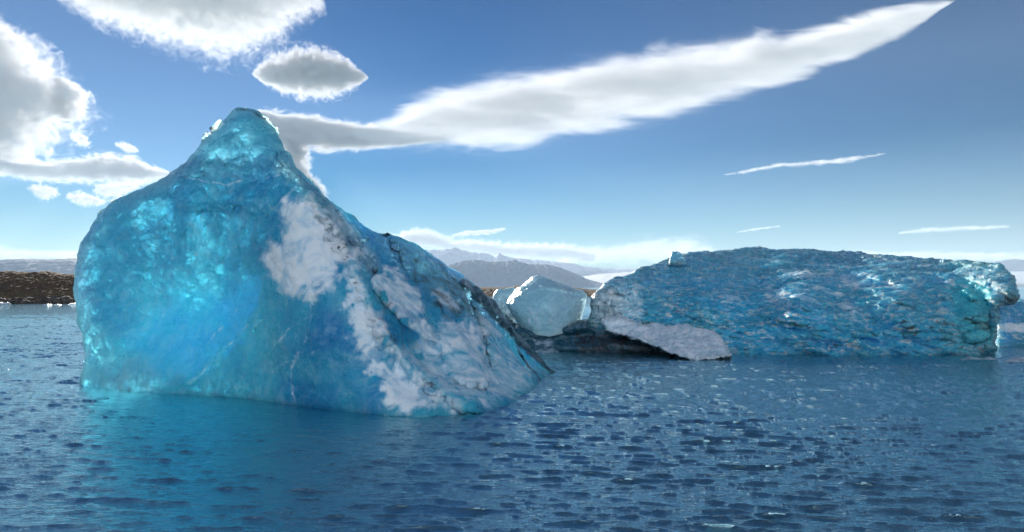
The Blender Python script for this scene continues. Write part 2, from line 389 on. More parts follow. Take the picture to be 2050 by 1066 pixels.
big = ice_body('iceberg',
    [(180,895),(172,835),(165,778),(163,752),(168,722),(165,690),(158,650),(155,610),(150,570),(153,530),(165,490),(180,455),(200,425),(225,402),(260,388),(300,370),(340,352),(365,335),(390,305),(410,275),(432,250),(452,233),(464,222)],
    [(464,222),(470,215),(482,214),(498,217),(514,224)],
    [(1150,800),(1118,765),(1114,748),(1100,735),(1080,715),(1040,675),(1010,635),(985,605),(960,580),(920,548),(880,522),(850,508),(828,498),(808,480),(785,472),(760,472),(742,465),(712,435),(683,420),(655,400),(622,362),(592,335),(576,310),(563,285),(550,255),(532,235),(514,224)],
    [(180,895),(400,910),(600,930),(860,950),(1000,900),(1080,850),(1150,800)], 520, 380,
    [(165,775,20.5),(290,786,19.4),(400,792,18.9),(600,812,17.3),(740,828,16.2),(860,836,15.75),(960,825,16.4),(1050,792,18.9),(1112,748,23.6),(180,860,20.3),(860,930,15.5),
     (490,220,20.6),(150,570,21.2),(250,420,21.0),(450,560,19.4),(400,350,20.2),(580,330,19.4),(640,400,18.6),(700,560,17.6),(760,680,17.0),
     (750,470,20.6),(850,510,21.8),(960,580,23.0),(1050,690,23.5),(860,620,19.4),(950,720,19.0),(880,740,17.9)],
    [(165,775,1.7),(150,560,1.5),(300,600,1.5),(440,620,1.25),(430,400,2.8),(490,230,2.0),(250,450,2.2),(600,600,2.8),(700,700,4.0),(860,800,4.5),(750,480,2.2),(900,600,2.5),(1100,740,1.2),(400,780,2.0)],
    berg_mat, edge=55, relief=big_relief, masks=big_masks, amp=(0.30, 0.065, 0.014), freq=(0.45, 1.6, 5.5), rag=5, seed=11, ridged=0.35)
tag(big, 'tall peaked turquoise iceberg with white frosted patches and a long sloping right flank', 'iceberg')

# ---------------------------------------------------------------- the long low berg on the right
low_mat = ice_mat('rippled_blue_ice', deep=(0.018, 0.42, 0.76), mid=(0.09, 0.66, 0.90), pale=(0.42, 0.68, 0.85), white=(0.88, 0.95, 1.0), radius=(0.85, 0.92, 1.0), scale=0.9, streak=1.9, fleck=1.0, bumpk=1.0, hue_scale=0.3, trans=0.3, ior=1.5, rough=0.22, hollow=0.9)  # white flecks raised to paint in missing sun flecks
R_WHITES = [[(1440,592),(1470,588),(1500,615),(1480,612)],[(1530,600),(1565,595),(1600,615),(1575,615)],[(1660,600),(1690,605),(1730,632),(1700,628)],[(1690,636),(1715,632),(1725,648),(1700,648)],
            [(1560,545),(1640,542),(1680,555),(1600,560)],[(1665,560),(1710,562),(1750,580),(1700,578)],[(1875,612),(1892,612),(1895,625),(1880,628)],[(1250,590),(1275,595),(1280,612),(1262,610)]]
RECESS = [(1900,572),(1930,562),(1975,575),(1990,610),(1990,640),(1988,690),(1960,694),(1922,694),(1903,650)]
def low_relief(u, v):
    uw, vw = warp(u, v, 10, 0.015, 30)
    r = 0.45 * sstep(-6, 10, poly_sd(uw, vw, RECESS))
    r += 0.5 * sstep(-6, 10, poly_sd(uw, vw, [(1205,620),(1225,600),(1235,625),(1232,655),(1205,655)]))
    r -= 0.35 * np.exp(-(seg_dist(uw, vw, [(1180,640),(1195,590),(1250,570)]) / 12) ** 2)
    q = np.stack([u * 0.008 + v * 0.004, v * 0.03, 0 * u], -1)
    r += 0.16 * fbm(q * 2.2, 5, 41, ridged=True)
    sq = np.stack([(u - v * .6) * 0.005, (v - u * .22) * 0.022, 0 * u], -1)
    r += 0.55 * fbm(sq, 3, 43, ridged=True)
    r -= 0.25 * np.exp(-(seg_dist(uw, vw, [(1890,560),(1925,570),(1950,600)]) / 7) ** 2)
    return r
def low_masks(u, v, d):
    wm = 0.62 * soft(u, v, R_WHITES, 12, 26, 0.04, 31)
    sq = np.stack([(u - v * .6) * 0.006, (v - u * .25) * 0.05, 0 * u], -1)
    wm = np.maximum(wm, 0.5 * sstep(0.15, 0.55, fbm(sq, 4, 97)) * sstep(700, 600, v))  # white streaks painted in for sun flecks on the upper slope
    wm = np.maximum(wm, 0.50 * soft(u, v, [[(1210,575),(1270,570),(1290,600),(1285,650),(1180,655),(1190,600)]], 14, 14, 0.04, 32))
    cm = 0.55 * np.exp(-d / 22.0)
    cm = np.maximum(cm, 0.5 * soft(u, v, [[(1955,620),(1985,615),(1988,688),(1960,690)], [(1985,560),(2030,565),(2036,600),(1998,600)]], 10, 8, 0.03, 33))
    cm = np.maximum(cm, 0.90 * soft(u, v, [[(1180,580),(1230,575),(1252,610),(1250,655),(1185,640)]], 8, 8, 0.03, 34))
    cm = np.maximum(cm, 0.4 * soft(u, v, [[(1880,535),(2010,540),(2030,600),(1920,560)]], 12, 8, 0.03, 33)) * (1 - 0.8 * soft(u, v, [RECESS], 10, 8, 0.03, 33))
    dm = 0.45 * line_mask(u, v, [(1500,505),(1520,512),(1535,520)], 4, 4, 35)
    dm = np.maximum(dm, 0.55 * line_mask(u, v, [(1600,520),(1622,516)], 3, 4, 36))
    dm = np.maximum(dm, 0.42 * line_mask(u, v, [(1370,625),(1400,610)], 7, 4, 36))
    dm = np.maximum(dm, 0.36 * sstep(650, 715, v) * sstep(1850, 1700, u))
    tone = 0.45 + 0.5 * fbm(np.stack([u * .006, v * .02, 0 * u], -1), 3, 98) + 0.65 * soft(u, v, [RECESS], 14, 12, 0.02, 37) + 0.2 * soft(u, v, [[(1850,530),(2030,540),(2036,600),(1990,610),(1900,570)]], 25, 20, 0.02, 38) + 0.25 * sstep(600, 520, v) - 0.35 * sstep(620, 700, v) * sstep(1900, 1850, u)  # painted lighter in the recess for backlit glow, and up top for sun
    return np.stack([wm, cm, dm, np.clip(tone, 0, 1)], -1)
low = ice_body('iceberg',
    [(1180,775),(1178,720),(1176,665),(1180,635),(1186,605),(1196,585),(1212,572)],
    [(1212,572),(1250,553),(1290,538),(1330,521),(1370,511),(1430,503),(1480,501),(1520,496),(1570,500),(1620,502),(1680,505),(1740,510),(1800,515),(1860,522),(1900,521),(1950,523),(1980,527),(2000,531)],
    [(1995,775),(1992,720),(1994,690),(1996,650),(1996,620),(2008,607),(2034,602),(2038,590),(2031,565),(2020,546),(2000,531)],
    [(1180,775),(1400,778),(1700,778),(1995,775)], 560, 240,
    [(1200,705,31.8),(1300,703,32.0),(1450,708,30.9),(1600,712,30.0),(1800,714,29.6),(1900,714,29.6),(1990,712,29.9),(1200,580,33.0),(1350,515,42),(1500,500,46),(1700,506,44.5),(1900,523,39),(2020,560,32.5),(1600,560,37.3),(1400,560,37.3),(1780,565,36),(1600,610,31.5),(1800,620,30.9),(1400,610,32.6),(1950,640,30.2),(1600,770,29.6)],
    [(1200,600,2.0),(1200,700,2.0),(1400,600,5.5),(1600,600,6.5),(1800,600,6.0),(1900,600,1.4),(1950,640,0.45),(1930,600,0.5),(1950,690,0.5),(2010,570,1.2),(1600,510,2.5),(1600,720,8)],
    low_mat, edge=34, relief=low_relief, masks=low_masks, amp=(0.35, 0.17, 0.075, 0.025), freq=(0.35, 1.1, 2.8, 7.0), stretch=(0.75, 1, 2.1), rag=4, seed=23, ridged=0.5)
tag(low, 'long low deep blue iceberg with rippled surface and a bright hollow at its right end', 'iceberg')

snow_mat = ice_mat('frosted_white_ice', deep=(0.36, 0.58, 0.72), mid=(0.55, 0.74, 0.85), pale=(0.62, 0.74, 0.80), white=(0.76, 0.80, 0.86), radius=(0.6, 0.8, 1.0), scale=0.5, fleck=0.25, dark=(0.03, 0.05, 0.07))
ledge = ice_body('snow_ledge',
    [(1214,664),(1208,652),(1204,641)], [(1204,641),(1222,634),(1240,633),(1262,644),(1290,650),(1320,648),(1350,652),(1378,646),(1400,655),(1418,662),(1436,672)],
    [(1462,716),(1458,704),(1450,690),(1436,672)], [(1214,664),(1250,674),(1280,684),(1310,697),(1345,712),(1390,722),(1462,716)], 190, 70,
    [(1204,641,32.0),(1236,640,31.9),(1230,662,31.4),(1300,650,32.3),(1300,675,30.9),(1380,648,31.6),(1430,670,30.4),(1450,690,29.2),(1400,702,28.8),(1330,700,29.2),(1260,672,30.6)], 2.4, snow_mat, edge=9,
    masks=lambda u, v, d: np.stack([0.6 + 0 * u, 0.2 + 0 * u, 0.62 * sstep(7, 0, seg_dist(u, v, [(1214,664),(1250,674),(1280,684),(1310,697),(1345,712),(1390,722)]))], -1),
    parent=low, amp=(0.16, 0.16, 0.09, 0.03), freq=(0.7, 2.0, 5, 12), rag=9, seed=51, ridged=0.5)
tag(ledge, 'pale snowy ledge along the waterline at the left foot of the low blue iceberg')
knob = ice_body('ice_knob', [(1338,530),(1341,514),(1345,504)], [(1345,504),(1351,505),(1357,503),(1363,508)], [(1374,528),(1368,516),(1363,508)], [(1338,530),(1355,532),(1374,528)], 40, 30,
    [(1340,500,40.6),(1370,500,40.6),(1355,525,40.0)], 0.9, low_mat, edge=3, parent=low, amp=(0.04, 0.03), freq=(2, 6), rag=2, seed=55,
    masks=lambda u, v, d: np.stack([0.1 + 0 * u, 0.45 + 0 * u, 0.55 * sstep(510, 502, v)], -1))

# ---------------------------------------------------------------- smaller ice between and beside them
pale_mat = ice_mat('pale_clear_ice', deep=(0.28, 0.55, 0.66), mid=(0.50, 0.73, 0.84), pale=(0.55, 0.74, 0.80), white=(0.74, 0.80, 0.86), radius=(0.6, 0.85, 1.0), scale=0.8)
chunk = ice_body('ice_block',
    [(1052,668),(1040,650),(1024,628),(1014,608),(1026,592),(1038,577),(1056,563),(1066,556)],
    [(1066,556),(1073,553),(1085,554),(1104,560),(1122,570)],
    [(1152,662),(1162,640),(1170,615),(1174,592),(1168,584),(1150,580),(1122,570)],
    [(1052,668),(1100,674),(1152,662)], 150, 130,
    [(1020,610,33.5),(1070,560,34.2),(1170,590,33.8),(1090,610,32.2),(1150,650,32.8),(1050,650,32.6),(1100,665,32.4)], 2.2, pale_mat, edge=26,
    relief=lambda u, v: -0.25 * np.exp(-(seg_dist(u, v, [(1085,575),(1130,582),(1172,590)]) / 5) ** 2),
    masks=lambda u, v, d: np.stack([0.35 * soft(u, v, [[(1050,610),(1110,620),(1120,655),(1050,655)]], 14, 12, .03, 60), 0.5 * np.exp(-d / 12), 0 * u], -1),
    amp=(0.14, 0.07, 0.03), freq=(0.8, 2.4, 7), rag=3, seed=61, ridged=0.4)
tag(chunk, 'pale rounded ice block with a slanted top on dark ice between the two icebergs', 'ice block')
small = ice_body('ice_block', [(984,640),(984,610),(988,588),(996,580)], [(996,580),(1010,578),(1028,574)], [(1044,640),(1042,610),(1040,585),(1028,574)], [(984,640),(1010,645),(1044,640)], 60, 60,
    [(990,600,35.5),(1040,600,35.5),(1010,630,35.2)], 1.4, pale_mat, edge=14, amp=(0.08, 0.05), freq=(1, 4), rag=2, seed=66,
    masks=lambda u, v, d: np.stack([0.1 + 0 * u, 0.5 + 0 * u, 0 * u], -1))
tag(small, 'small pale ice block half hidden behind the left side of the rounded block', 'ice block')
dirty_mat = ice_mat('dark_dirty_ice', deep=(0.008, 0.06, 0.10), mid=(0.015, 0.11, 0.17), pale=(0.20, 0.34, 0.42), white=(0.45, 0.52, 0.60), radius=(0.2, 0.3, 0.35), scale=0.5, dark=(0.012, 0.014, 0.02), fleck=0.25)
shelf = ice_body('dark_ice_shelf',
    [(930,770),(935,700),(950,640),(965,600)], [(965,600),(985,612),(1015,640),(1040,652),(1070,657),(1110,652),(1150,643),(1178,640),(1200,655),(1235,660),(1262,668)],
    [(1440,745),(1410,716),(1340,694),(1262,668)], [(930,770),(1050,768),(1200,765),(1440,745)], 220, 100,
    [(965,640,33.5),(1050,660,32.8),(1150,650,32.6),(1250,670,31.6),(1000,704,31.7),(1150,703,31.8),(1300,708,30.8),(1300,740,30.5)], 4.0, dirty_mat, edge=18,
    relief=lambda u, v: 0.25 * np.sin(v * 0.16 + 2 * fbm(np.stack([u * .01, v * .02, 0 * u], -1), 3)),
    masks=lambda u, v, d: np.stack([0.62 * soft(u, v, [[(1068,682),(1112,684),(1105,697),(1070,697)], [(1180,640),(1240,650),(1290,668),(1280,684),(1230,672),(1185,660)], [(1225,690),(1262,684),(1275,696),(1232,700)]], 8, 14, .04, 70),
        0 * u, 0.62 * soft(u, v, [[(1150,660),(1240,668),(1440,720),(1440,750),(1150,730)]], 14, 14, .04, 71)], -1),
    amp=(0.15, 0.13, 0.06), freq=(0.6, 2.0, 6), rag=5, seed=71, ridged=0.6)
tag(shelf, 'low dark ice shelf at the waterline carrying the pale rounded block', 'ice shelf')
far_berg = ice_body('iceberg', [(1985,740),(1988,690),(1990,640),(1996,612)], [(1996,612),(2020,604),(2060,600),(2110,606)], [(2180,740),(2175,690),(2150,640),(2110,606)], [(1985,740),(2080,745),(2180,740)], 90, 70,
    [(1990,620,36),(2100,610,37),(2000,700,34),(2150,700,34)], 3.5, low_mat, edge=16, amp=(0.2, 0.12, .05), freq=(0.6, 2, 6), rag=3, seed=77, ridged=.5,
    masks=lambda u, v, d: np.stack([0.9 * soft(u, v, [[(1998,645),(2060,648),(2110,652),(2110,668),(2040,668),(1998,660)]], 6, 8, .05, 78), 0.25 + 0 * u, 0.35 * sstep(675, 700, v)], -1))
tag(far_berg, 'blue iceberg with a white band behind the right end of the low iceberg', 'iceberg')
floe_mat = ice_mat('grey_white_floe_ice', deep=(0.25, 0.40, 0.50), mid=(0.40, 0.52, 0.60), pale=(0.58, 0.66, 0.72), white=(0.72, 0.77, 0.83), radius=(0.6, 0.7, 0.8), scale=0.3)
def floe(outline_u, v0, thick_px, Y, mat, seed, label, cat='ice floe', group=None, dY=1.2, dm=0.0):
    u0, u1 = outline_u
    h = thick_px
    o = ice_body('ice_floe', [(u0 - 3, v0 + 14), (u0, v0), (u0 + 6, v0 - h * .2)],
        [(u0 + 6, v0 - h * .2), (u0 + (u1 - u0) * .3, v0 - h * .9), (u0 + (u1 - u0) * .55, v0 - h * .5), (u0 + (u1 - u0) * .75, v0 - h * .8), (u1 - 5, v0 - h * .2)],
        [(u1 + 3, v0 + 14), (u1, v0), (u1 - 5, v0 - h * .2)], [(u0 - 3, v0 + 14), ((u0 + u1) / 2, v0 + 16), (u1 + 3, v0 + 14)], 70, 26,
        [(u0, v0, Y), (u1, v0, Y), ((u0 + u1) / 2, v0 - h, Y + dY * .4), ((u0 + u1) / 2, v0 + 14, Y - .2)], dY, mat, edge=max(h * .6, 2), amp=(0.05 * Y / 30, 0.03 * Y / 30), freq=(1.2, 4), rag=h * .15, seed=seed,
        masks=lambda u, v, d: np.stack([0.45 + 0 * u, 0.2 + 0 * u, dm + 0 * u], -1))
    return tag(o, label, cat, group)
floe((1915, 2003), 722, 10, 27.9, floe_mat, 81, 'low grey white ice floe at the foot of the low iceberg near its hollow', dm=0.32)
floe((1996, 2140), 728, 16, 26.9, floe_mat, 83, 'low white ice floe in front of the blue iceberg with a white band')
floe((1060, 1118), 703, 8, 31.0, dirty_mat, 85, 'small grey floe at the water edge of the dark ice shelf')

# ---------------------------------------------------------------- water
s = N('lagoon_water')
wc = s.coord()
tc = s.coord(scale=(1, 2.6, 1), rot=(0, 0, 0.12))
b1 = s.noise(tc, 3.2, 6, 0.62, 0.5); b2 = s.noise(tc, 13.0, 5, 0.6, 0.4); b0 = s.noise(tc, 0.9, 4, 0.6, 0.3)
bn = s.bump(b0, 0.6, 0.06); bn = s.bump(b1, 0.9, 0.04, bn); bn = s.bump(b2, 0.8, 0.012, bn)
p = s.n('BsdfPrincipled'); s.set(p.inputs['Base Color'], s.mix(s.rng(s.noise(wc, 0.15, 4), .35, .65), (0.0005, 0.022, 0.030), (0.001, 0.034, 0.042)))
p.inputs['Roughness'].default_value = 0.045; p.inputs['IOR'].default_value = 1.5; p.inputs['Metallic'].default_value = 0.0; p.inputs['Specular Tint'].default_value = (0.6, 0.93, 1.0, 1); s.set(p.inputs['Normal'], bn)
gl = s.n('BsdfGlossy'); gl.inputs['Color'].default_value = (0.60, 0.92, 1.0, 1); gl.inputs['Roughness'].default_value = 0.05; s.set(gl.inputs['Normal'], bn)
ms = s.n('MixShader'); ms.inputs[0].default_value = 0.58; s.t.links.new(p.outputs[0], ms.inputs[1]); s.t.links.new(gl.outputs[0], ms.inputs[2])
s.t.links.new(ms.outputs[0], s.out.inputs['Surface']); water_mat = s.m

th = np.radians(np.r_[-180, -120, np.linspace(-85, -50, 60)[:-1], np.linspace(-50, 50, 1080), np.linspace(50, 85, 60)[1:], 120, 180])
rr = [0.5, 1.5, 2.5]
while rr[-1] < 70: rr.append(rr[-1] + min(max(0.00032 * rr[-1] ** 2, 0.022), 0.13))
while rr[-1] < 125: rr.append(rr[-1] + 0.26)
while rr[-1] < 90000: rr.append(rr[-1] * 1.03)
rr = np.array(rr)
R_, TH = np.meshgrid(rr, th, indexing='ij'); X, Y = R_ * np.sin(TH), R_ * np.cos(TH)
rs = np.random.RandomState(5); Z = np.zeros_like(X); DX = np.zeros_like(X); DY = np.zeros_like(X)
near = rr < 180; Xn, Yn = X[near].astype(np.float32), Y[near].astype(np.float32); zn = np.zeros_like(Xn); dxn = np.zeros_like(Xn); dyn = np.zeros_like(Xn)
for k in range(150):
    lam = 0.09 * (11 ** (rs.rand() ** 1.1))
    ang = math.radians(-98 + rs.normal() * (9 if lam > .3 else 19)); kk = 2 * math.pi / lam
    a = 0.0092 * lam ** 0.95 * math.exp(-((math.log(lam / 0.27)) / 0.85) ** 2)
    kx, ky = kk * math.cos(ang), kk * math.sin(ang); ph = kx * Xn + ky * Yn + rs.rand() * 6.28
    c_, s_ = np.cos(ph), np.sin(ph)
    zn += a * c_; dxn -= a * kx / kk * s_; dyn -= a * ky / kk * s_
patch = 0.75 + 0.5 * fbm(np.stack([Xn * .12, Yn * .2, 0 * Xn], -1), 2, 3)
fade = patch * (1 - 0.92 * sstep(55, 125, R_[near])) * (R_[near] < 126)
qn = np.stack([Xn + 0.25 * Yn, Yn - 0.12 * Xn, 0 * Xn], -1)[R_[near] < 75]
qn = qn + 0.5 * perlin(qn * 0.35, 61)[:, None] * np.array([0, 1.0, 0])
rg = np.zeros_like(Xn); rg[R_[near] < 75] = fbm(qn * np.array([1.4, 4.2, 1]), 4, 90, 0.55, ridged=True) * 0.020 * (1 - sstep(35, 75, R_[near][R_[near] < 75]))
zn = zn * 0.72 + rg; dxn *= 1.15; dyn *= 1.15
Z[near] = zn * fade; X[near] += dxn * fade; Y[near] += dyn * fade
V = np.stack([X, Y, Z], -1).reshape(-1, 3)
water = mesh_np('water', V, grid_quads(len(rr), len(th), flip=True), water_mat, origin=(0, 0, 0)); tag(water, kind='structure')

# ---------------------------------------------------------------- land and mountains
def ridge_land(name, pts, Yb, Yt, Yback, mat, n=400, m=40, rough=0.2, fr=1.0, seed=0, base_z=-2.0, rag=0.0):
    """terrain strip: pts = skyline (u, v) seen at distance Yt, shore at Yb, falling away to Yback"""
    pts = np.array(pts, float); u = np.linspace(pts[0, 0], pts[-1, 0], n); vt = np.interp(u, pts[:, 0], pts[:, 1])
    zt = CAMH + (HY - vt) / F * Yt
    X0 = (u - CX) / F * Yt
    zt = zt * (1 + rag * fbm(np.stack([X0 * fr / Yt * 90, 0 * u, 0 * u + seed], -1), 5, seed))
    t = np.linspace(0, 1, m)[:, None]; Yl = Yb + (Yt - Yb) * t
    prof = t ** 0.8
    Xg = (u - CX)[None] / F * Yt + 0 * t; Yg = Yl + 0 * u
    env = np.sin(np.pi * t) ** 0.8
    nz = fbm(np.stack([Xg, Yg * 1.0, 0 * Xg], -1) * fr / Yt * 60, 5, seed + 9, ridged=True)
    Zg = base_z + (zt[None] - base_z) * (prof + rough * env * nz)
    t2 = np.linspace(0, 1, 12)[1:, None]
    Xb = Xg[-1:] + 0 * t2; Yb2 = Yt + (Yback - Yt) * t2 + 0 * u; Zb = base_z + (zt[None] - base_z) * (1 - t2) ** 1.2
    A = np.stack([np.vstack([Xg, Xb]), np.vstack([Yg, Yb2]), np.vstack([Zg, Zb])], -1)
    return mesh_np(name, A.reshape(-1, 3), grid_quads(A.shape[0], n), mat, origin=(A[..., 0].mean(), A[..., 1].mean(), 0))

s = N('brown_moor'); c = s.coord(); cs = s.coord(scale=(0.35, 0.35, 1.6))
n1 = s.noise(cs, 0.25, 8, 0.65); n2 = s.noise(c, 1.6, 6, 0.7)
col = s.mix(s.rng(n1, .38, .62), (0.095, 0.05, 0.028), (0.14, 0.09, 0.04)); col = s.mix(s.rng(n2, .45, .65), col, (0.035, 0.028, 0.022)); col = s.mix(s.rng(s.noise(cs, .6, 5), .55, .7), col, (0.06, 0.065, 0.03))
p = s.n('BsdfPrincipled'); s.set(p.inputs['Base Color'], col); p.inputs['Roughness'].default_value = 0.95; s.set(p.inputs['Normal'], s.bump(n2, 1.0, 0.5))
s.t.links.new(p.outputs[0], s.out.inputs['Surface']); moor_mat = s.m
moor = ridge_land('moorland_terrain', [(-700,560),(-300,545),(-100,548),(0,546),(15,543),(45,544),(70,547),(90,543),(105,545),(125,549),(150,549),(200,552),(300,560),(420,570),(500,578)], 122, 150, 230, moor_mat, 500, 60, 0.16, 1.3, 3, -0.5, 0.05); tag(moor, kind='structure')
shore2 = ridge_land('far_shore_terrain', [(850,584),(940,577),(975,575),(1010,576),(1044,571),(1060,573),(1150,576),(1175,579),(1192,580),(1240,577),(1400,574),(1500,579)], 215, 235, 330, moor_mat, 300, 30, 0.15, 1.0, 5, -0.5, 0.04); tag(shore2, kind='structure')

def rock_like(name, snowline, rock, snow, sc):
    s = N(name); c = s.coord(); g = s.n('NewGeometry'); sp = s.n('SeparateXYZ'); s.t.links.new(g.outputs['Position'], sp.inputs[0])
    n1 = s.noise(c, sc, 8, 0.65); n2 = s.noise(c, sc * 5, 6, 0.65)
    h = s.math('ADD', sp.outputs[2], s.math('MULTIPLY', s.math('SUBTRACT', n1, 0.5), snowline * 1.6))
    col = s.mix(s.rng(h, snowline * .75, snowline * 1.15), rock, snow); col = s.mix(s.math('MULTIPLY', s.rng(n2, .5, .66), .5), col, rock)
    p = s.n('BsdfPrincipled'); s.set(p.inputs['Base Color'], col); p.inputs['Roughness'].default_value = 0.9
    s.t.links.new(p.outputs[0], s.out.inputs['Surface']); return s.m
rm = rock_like('haze_tinted_rock', 1000, (0.07, 0.11, 0.20), (0.12, 0.17, 0.28), 0.0006)  # distance haze painted into the blue rock and snow tones
sm = rock_like('mountain_snow', 420, (0.14, 0.20, 0.32), (0.45, 0.54, 0.70), 0.0005)
gm = rock_like('glacier_snow', 60, (0.25, 0.28, 0.32), (0.78, 0.80, 0.84), 0.0012)
t_ = ridge_land('snowy_mountains', [(560,530),(700,512),(790,504),(850,500),(872,501),(893,498),(910,495),(925,501),(945,505),(975,508),(990,513),(1000,507),(1008,512),(1030,517),(1080,521),(1120,525),(1150,527),(1160,532),(1200,536),(1260,538),(1330,536),(1500,540)], 14500, 17500, 21000, sm, 700, 60, 0.16, 1.4, 7, 0, 0.05); tag(t_, kind='structure')
t_ = ridge_land('mountains', [(700,560),(820,548),(890,535),(920,524),(950,520),(975,524),(1010,524),(1022,521),(1035,522),(1060,530),(1090,529),(1120,536),(1150,548),(1170,558),(1195,566),(1230,571),(1300,574)], 8600, 10000, 12000, rm, 600, 60, 0.22, 1.4, 9, 0, 0.05); tag(t_, kind='structure')
t_ = ridge_land('glacier_terrain', [(1000,572),(1100,560),(1160,555),(1200,549),(1260,545),(1330,541),(1500,540),(1900,542),(2050,544),(2400,540)], 11000, 13500, 14200, gm, 400, 30, 0.05, 1.2, 12, 0, 0.02); tag(t_, kind='structure')
t_ = ridge_land('distant_hills', [(-700,500),(-200,524),(0,521),(20,519),(60,518),(100,519),(150,517),(250,513),(500,520),(620,540)], 6300, 7800, 9500, rm, 500, 50, 0.10, 1.2, 15, 0, 0.02); tag(t_, kind='structure')
t_ = ridge_land('distant_hills', [(1800,550),(1900,545),(1975,530),(2000,522),(2030,519),(2060,521),(2120,515),(2300,530),(2500,545)], 12500, 14500, 17000, rm, 300, 40, 0.10, 1.2, 18, 0, 0.03); tag(t_, kind='structure')

# dark boulders and stranded ice along the moor's shore
s = N('dark_basalt'); c = s.coord(); n2 = s.noise(c, 2, 6)
p = s.n('BsdfPrincipled'); s.set(p.inputs['Base Color'], s.mix(s.rng(n2, .4, .62), (0.02, 0.016, 0.016), (0.10, 0.075, 0.06))); p.inputs['Roughness'].default_value = .85; s.set(p.inputs['Normal'], s.bump(n2, 1, .1))
s.t.links.new(p.outputs[0], s.out.inputs['Surface']); basalt = s.m
import bmesh
protos = []
for k in range(3):
    bm = bmesh.new(); bmesh.ops.create_icosphere(bm, subdivisions=3, radius=1.0)
    for v_ in bm.verts:
        q = np.array(v_.co); v_.co = v_.co * (1 + 0.45 * float(fbm(q[None] * 1.1 + k * 9, 3, k)[0])); v_.co.z = max(v_.co.z * 0.75, -0.3)
    me = bpy.data.meshes.new('boulder'); bm.to_mesh(me); bm.free(); me.materials.append(basalt); protos.append(me)
rd = random.Random(3)
for k in range(70):
    o = bpy.data.objects.new('boulder', protos[k % 3]); COL.objects.link(o)
    Yk = 122.5 + rd.random() * 5; uk = -60 + 235 * (k + rd.random()) / 70
    sc = rd.choice([0.35, 0.5, 0.7, 0.9]); o.scale = (sc * rd.uniform(.9, 1.5), sc, sc * rd.uniform(.7, 1.1)); o.rotation_euler = (0, 0, rd.random() * 6.28)
    o.location = ((uk - CX) / F * Yk, Yk, 0.1 + (Yk - 122.5) * 0.18)
    tag(o, 'dark basalt boulder on the shore below the brown moor', 'boulder', 'dark boulders along the moor shore')
floe((-5, 22), 609, 4.5, 119.0, floe_mat, 91, 'small pointed white ice floe at the left end of the moor shore', dY=3)
floe((78, 132), 612.5, 3.6, 113.0, floe_mat, 92, 'long thin white ice floe below the brown moor', dY=3)
floe((136, 166), 610, 3.2, 117.0, floe_mat, 93, 'small white ice floe touching the left edge of the tall iceberg', dY=3)

